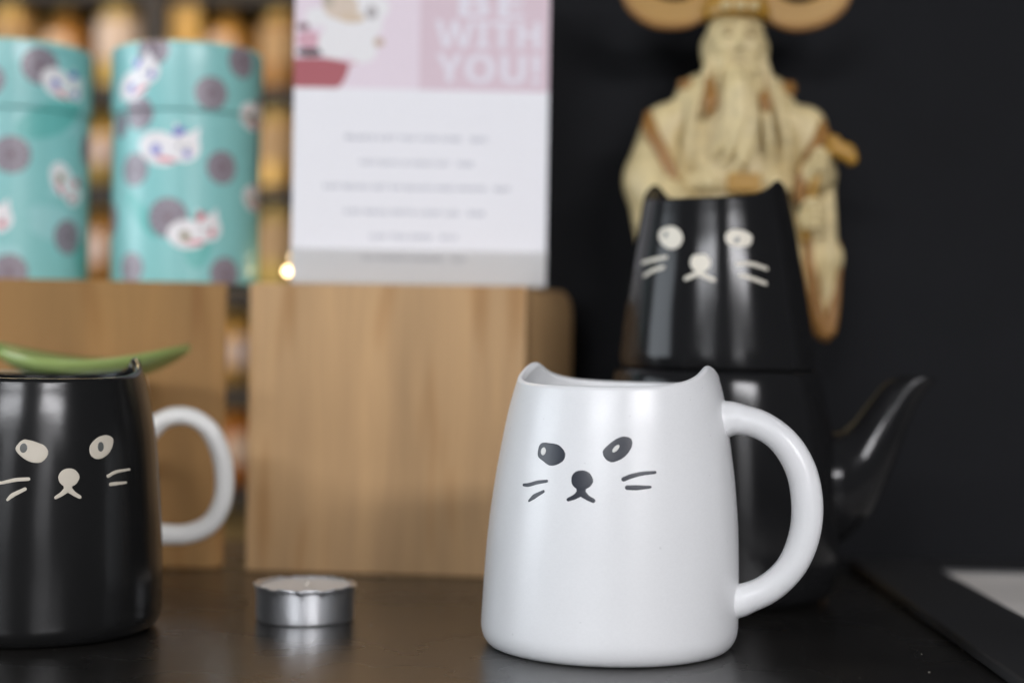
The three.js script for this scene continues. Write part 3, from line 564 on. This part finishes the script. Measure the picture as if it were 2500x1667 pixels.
  // winged hat
  const hat = mesh('hat', lathe([[0, 0.292], [0.008, 0.2915], [0.0125, 0.288], [0.0135, 0.281], [0.0142, 0.2745], [0.0158, 0.2725], [0.0165, 0.27], [0.0165, 0.2655], [0.0155, 0.264], [0.0138, 0.2645], [0, 0.266]], 48), goldp, t);
  for (const x of [-0.0065, 0, 0.0065]) { const b = new THREE.SphereGeometry(0.0027, 14, 10); b.translate(x, 0.2686, Math.sqrt(0.0165 ** 2 - x * x) + 0.0005); mesh('stud', b, ivory, hat); }
  for (const s of [-1, 1]) {
    const sh = new THREE.Shape();
    const up = s < 0 ? 0 : 0.001;
    sh.moveTo(0.0145, 0.2665); sh.quadraticCurveTo(0.021, 0.2622, 0.029, 0.2614); sh.bezierCurveTo(0.037, 0.2612, 0.0435, 0.263 + up, 0.0485, 0.2676 + up); sh.bezierCurveTo(0.053, 0.272, 0.0556, 0.278, 0.0545, 0.2845);
    sh.bezierCurveTo(0.05, 0.2808, 0.044, 0.2772, 0.0385, 0.2742); sh.bezierCurveTo(0.034, 0.2718, 0.0265, 0.2712, 0.0222, 0.274); sh.bezierCurveTo(0.02, 0.2755, 0.0185, 0.2775, 0.0165, 0.2785); sh.lineTo(0.0145, 0.2785); sh.closePath();
    const edgeShade = taper([V(0.0155 * s, 0.266, 0.0008), V(0.021 * s, 0.2628, 0.0008), V(0.029 * s, 0.2612, 0.0008), V(0.04 * s, 0.2622 + up, 0.0008), V(0.0485 * s, 0.2672 + up, 0.0008), V(0.0533 * s, 0.2735 + up, 0.0008), V(0.0552 * s, 0.2835, 0.0008)], [0.0013, 0.0018, 0.0018, 0.0012], 36, 10);
    mesh('wing_edge_shade', edgeShade, ochre, hat);  // shading along the lower wing edge, put in as darker ochre
    const g = new THREE.ExtrudeGeometry(sh, { depth: 0.003, bevelEnabled: true, bevelThickness: 0.0014, bevelSize: 0.0012, bevelSegments: 4, curveSegments: 18 });
    g.translate(0, 0, -0.0025); if (s < 0) { g.scale(-1, 1, 1); const ix = g.attributes.position; for (let i = 0; i < ix.count; i += 3) for (const a of [g.attributes.position, g.attributes.normal, g.attributes.uv]) { const n = a.itemSize; for (let k = 0; k < n; k++) { const v = a.array[(i + 1) * n + k]; a.array[(i + 1) * n + k] = a.array[(i + 2) * n + k]; a.array[(i + 2) * n + k] = v; } } }
    mesh('hat_wing', g, goldp, hat);
  }
  // painted bands: collar, shoulder edges, belt
  const band = (pts, r, flat, mat, name) => mesh(name, taper(pts.map(([x, y, z]) => V(x / 1000, y / 1000, z / 1000)), r.map((q) => q / 1000), 36, 14, flat), mat, t);
  band([[-14, 237, 8], [-13, 230, 12.5], [-13.4, 222, 15.5], [-14.6, 216, 15]], [1.4, 2.6, 3.4, 1.6], 0.6, ochre, 'collar_band');
  band([[12, 237, 9], [11.5, 230, 14], [12.4, 222, 17.4], [14, 215, 17.4]], [1.4, 2.4, 3, 1.6], 0.6, ochre, 'collar_band');
  band([[-26, 232, 2], [-22, 233, 6]], [3, 2.4], 0.7, ochre, 'collar_band');
  band([[27, 231, 2], [23, 232, 6]], [4, 3], 0.7, ochre, 'collar_band');
  band([[-41, 219, 2], [-41, 210, 8], [-36, 200, 12], [-31, 188, 14], [-29, 176, 14]], [2.4, 3.6, 3.2, 3, 2.4], 0.6, ochre, 'robe_band');
  band([[40, 218, 2], [41, 208, 8], [36, 199, 12], [31, 188, 14], [30, 176, 14]], [2.4, 4, 4, 3.6, 2.6], 0.6, ochre, 'robe_band');
  const belt = mesh('belt', grid((u, v) => { const a = (u * 2 - 1) * Math.PI, r = 1 + 0.04 * Math.sin(v * Math.PI); return V((0.5 + 31.5 * r * Math.sin(a)) / 1000, (181 + v * 7.5) / 1000, (20 * r * Math.cos(a)) / 1000); }, 64, 6, true), ivory, t);
  const bk = new RoundedBoxGeometry(0.016, 0.009, 0.004, 3, 0.0012); bk.translate(0.0022, 0.1842, 0.0212); mesh('buckle', bk, goldp, belt);
  for (const x of [-0.0135, 0.0165]) { const s = new THREE.SphereGeometry(0.0042, 18, 12); s.scale(1, 1, 0.6); s.translate(x, 0.1845, 0.0198); mesh('belt_disc', s, ivory, belt); }
  // hands as small fists: palm, four curled fingers and a thumb
  const fist = (x, y, z, s) => { const parts = [new THREE.SphereGeometry(0.0046 * s, 18, 14)]; parts[0].scale(0.95, 1.1, 0.75);
    for (let k = 0; k < 4; k++) { const yy = (3.6 - k * 2.3) * s, l = [3.6, 4.1, 3.9, 3.2][k] * s; parts.push(taper([V(-0.003 * s, yy / 1000, 0.001), V(0, yy / 1000, 0.0042 * s), V(l / 1000, yy / 1000 - 0.0002, 0.0034 * s), V(l / 1000, yy / 1000 - 0.0004, 0.0008)], [0.0011 * s, 0.0012 * s, 0.0011 * s, 0.0009 * s], 16, 10)); }
    parts.push(taper([V(-0.003 * s, 0.003 * s, 0.002), V(-0.001 * s, 0.0052 * s, 0.0042 * s), V(0.002 * s, 0.0056 * s, 0.0044 * s)], [0.0013 * s, 0.0013 * s, 0.0009 * s], 12, 10));
    const g = mergeGeometries(parts.map((p) => { const q = p.clone(); return q; })); g.translate(x, y, z); mesh('hand', g, ivory, t); };
  fist(0.0375, 0.1945, 0.0185, 1.05); fist(0.0345, 0.169, 0.016, 1.35);
  // sceptre held in the fists
  const sc = band([[32, 158, 15], [34, 170, 17], [36, 184, 18], [40, 196, 17.5], [45, 203, 15]], [1.8, 2, 2, 2, 2.4], 1, goldp, 'sceptre');
  mesh('sceptre_head', field((p) => { let d = elp(p, [50, 200.5, 14], [6.2, 4.2, 3]); d = smin(d, elp(p, [45.5, 205, 14], [3.4, 3.4, 2.6]), 2); d = smin(d, elp(p, [54, 197, 14], [3, 3, 2.6]), 2); return d; }, [49, 201, 14], [13, 13, 9], 40), goldp, sc);
}

// ---------------------------------------------------------------- black framed board lying on the table
{
  const t = thing('framed_board', 'black framed off-white board lying flat on the table at right', 'board', [0.166, 0, -0.785]);
  const black = new THREE.MeshPhysicalMaterial({ color: C(0.022, 0.022, 0.023), roughness: 0.5, bumpMap: grainTex, bumpScale: 0.00004 });
  const L = 0.44, Wd = 0.36, b = 0.037, th = 0.0045;
  const bar = (x0, x1, z0, z1) => { const g = new RoundedBoxGeometry(x1 - x0, th, z1 - z0, 3, 0.0012); g.translate((x0 + x1) / 2, th / 2 + 0.0004, (z0 + z1) / 2); mesh('frame_bar', g, black, t); };
  bar(0, b, 0, L); bar(Wd - b, Wd, 0, L); bar(b + 0.0004, Wd - b - 0.0004, 0, 0.032); bar(b + 0.0004, Wd - b - 0.0004, L - b, L);
  const g = new RoundedBoxGeometry(Wd - 2 * b + 0.006, 0.002, L - b - 0.03 + 0.004, 2, 0.0004); g.translate(Wd / 2, 0.0018, 0.032 + (L - b - 0.032) / 2);
  const pt = noiseTexture(256, 256, (u, v) => { const n = 0.92 + 0.14 * fbm(u * 5, v * 5, 2.9, 4); return [n, n * 0.985, n * 0.965]; });
  mesh('white_panel', g, new THREE.MeshPhysicalMaterial({ color: C(0.84, 0.81, 0.78), map: pt, roughness: 0.5 }), t);
  t.rotation.y = -1.0 * DEG;
}

// ---------------------------------------------------------------- shelf of little golden tins far behind
{
  const sh = thing('wall_shelf', 'dark shelving with golden back far behind the teal tins', 'shelf', [-0.336, 0, -1.47]);
  const dark = new THREE.MeshStandardMaterial({ color: C(0.02, 0.014, 0.009), roughness: 0.5 }), backm = new THREE.MeshStandardMaterial({ color: C(0.30, 0.185, 0.05), roughness: 0.45 });
  const bk = new THREE.BoxGeometry(0.87, 1.26, 0.012); bk.translate(0, 0.1, -0.084); mesh('back_panel', bk, backm, sh);
  const ys = [0.43, 0.3376, 0.2459, 0.1542, 0.0625, -0.0292, -0.1202];
  for (const y of ys) { const g = new RoundedBoxGeometry(0.84, 0.017, 0.076, 2, 0.001); g.translate(0, y - 0.0085, -0.038); mesh('shelf_board', g, dark, sh); }
  const up = new RoundedBoxGeometry(0.0217, 0.616, 0.008, 2, 0.001); up.translate(0.0049, 0.1808, 0.0049); mesh('upright', up, dark, sh);
  const goldUp = new RoundedBoxGeometry(0.0266, 0.084, 0.017, 2, 0.002); goldUp.translate(0.0305, 0.38, -0.014); mesh('gold_divider', goldUp, new THREE.MeshPhysicalMaterial({ color: C(0.85, 0.52, 0.1), roughness: 0.4 }), sh);
  const goldm = new THREE.MeshPhysicalMaterial({ color: C(0.62, 0.36, 0.10), roughness: 0.3, metalness: 0.5 }), lab = new THREE.MeshStandardMaterial({ color: C(0.78, 0.62, 0.48), roughness: 0.7 }), cap = new THREE.MeshPhysicalMaterial({ color: C(0.5, 0.34, 0.1), roughness: 0.35, metalness: 0.7 });
  const R = 0.0231;
  const gBody = lathe([[0, 0], [R - 0.0014, 0], [R, 0.0014], [R, 0.017], [R, 0.0616], [R - 0.003, 0.0644], [0, 0.0644]], 36), gLid = lathe([[0, 0.0647], [R - 0.0042, 0.0647], [R - 0.0036, 0.0665], [R - 0.0036, 0.0735], [R - 0.0056, 0.0749], [0, 0.0749]], 36);
  const gLabel = grid((u, v) => { const a = (u - 0.5) * 2.3, r = R + 0.0005 * Math.sin(Math.PI * Math.min(1, Math.max(0, v * 1.2 - 0.1))); return V(r * Math.sin(a), 0.0224 + v * 0.0364, r * Math.cos(a)); }, 20, 6, false);
  const gJar = lathe([[0, 0], [R * 0.62, 0], [R * 0.8, 0.006], [R * 0.98, 0.018], [R * 1.04, 0.032], [R * 0.97, 0.045], [R * 0.78, 0.054], [R * 0.55, 0.0585], [R * 0.52, 0.0635], [0, 0.0638]], 36), gKnob = lathe([[0, 0.0641], [R * 0.6, 0.0641], [R * 0.62, 0.067], [R * 0.4, 0.0705], [R * 0.18, 0.0715], [R * 0.16, 0.0735], [R * 0.22, 0.076], [0, 0.0785]], 30);
  const gSeal = grid((u, v) => { const a = (u - 0.5) * 1.5, h = 0.018 + v * 0.03, r = R * (1.04 - 4.2 * ((h - 0.032) / 0.03) ** 2 * 0.06) + 0.0008; const w = Math.sqrt(Math.max(0, 1 - (2 * v - 1) ** 2)); return V(r * Math.sin(a * w), h, r * Math.cos(a * w)); }, 20, 14, false);
  const orange = new THREE.MeshPhysicalMaterial({ color: C(0.42, 0.13, 0.015), roughness: 0.35 });
  const labels = [[0.62, 0.45, 0.33], [0.5, 0.33, 0.17], [0.66, 0.54, 0.46], [0.4, 0.26, 0.12], [0.55, 0.42, 0.36]].map(([r, g, b]) => new THREE.MeshStandardMaterial({ color: C(r, g, b), roughness: 0.7 }));
  const bodies = [goldm, new THREE.MeshPhysicalMaterial({ color: C(0.36, 0.17, 0.04), roughness: 0.35, metalness: 0.3 }), new THREE.MeshPhysicalMaterial({ color: C(0.5, 0.33, 0.08), roughness: 0.4, metalness: 0.4 })];
  let turn = 0;
  const put = (x, row, label, m) => { m = m ?? bodies[turn++ % 3]; const lab = labels[(turn * 7 + row) % 5]; const o = thing('small_tin', label, 'tin', [x, ys[row] + 0.0003, -1.4965], 'small golden tins on the shelf'); const round = turn % 2 === 0; mesh('tin_body', round ? gJar : gBody, m, o); mesh('lid', round ? gKnob : gLid, cap, o); mesh('paper_label', round ? gSeal : gLabel, lab, o); o.rotation.y = (rnd() - 0.5) * 1.1; o.position.x += (rnd() - 0.5) * 0.004; o.scale.set(0.97 + 0.06 * rnd(), 0.94 + 0.1 * rnd(), 1); };
  put(-0.4690, 1, 'small golden tin with cream label, top row behind the left teal tin, leftmost');
  put(-0.4172, 1, 'small golden tin with cream label, top row above the left teal tin');
  put(-0.3661, 1, 'small golden tin with cream label, top row above the gap between the teal tins');
  put(-0.2674, 1, 'small golden tin with cream label, top row above the right teal tin');
  put(-0.2170, 1, 'small golden tin with cream label, top row beside the price card');
  put(-0.3780, 2, 'small golden tin seen between the two teal tins, upper of two');
  put(-0.2170, 2, 'small golden tin between teal tin and price card, upper of two');
  put(-0.3780, 3, 'small golden tin seen between the two teal tins, lower of two');
  put(-0.2170, 3, 'small golden tin between teal tin and price card, lower of two');
  put(-0.2534, 4, 'small golden tin seen in the gap between the wooden blocks, upper of two');
  put(-0.2534, 5, 'small orange tin seen in the gap between the wooden blocks, lower of two', orange);
}

renderer.render(scene, camera);
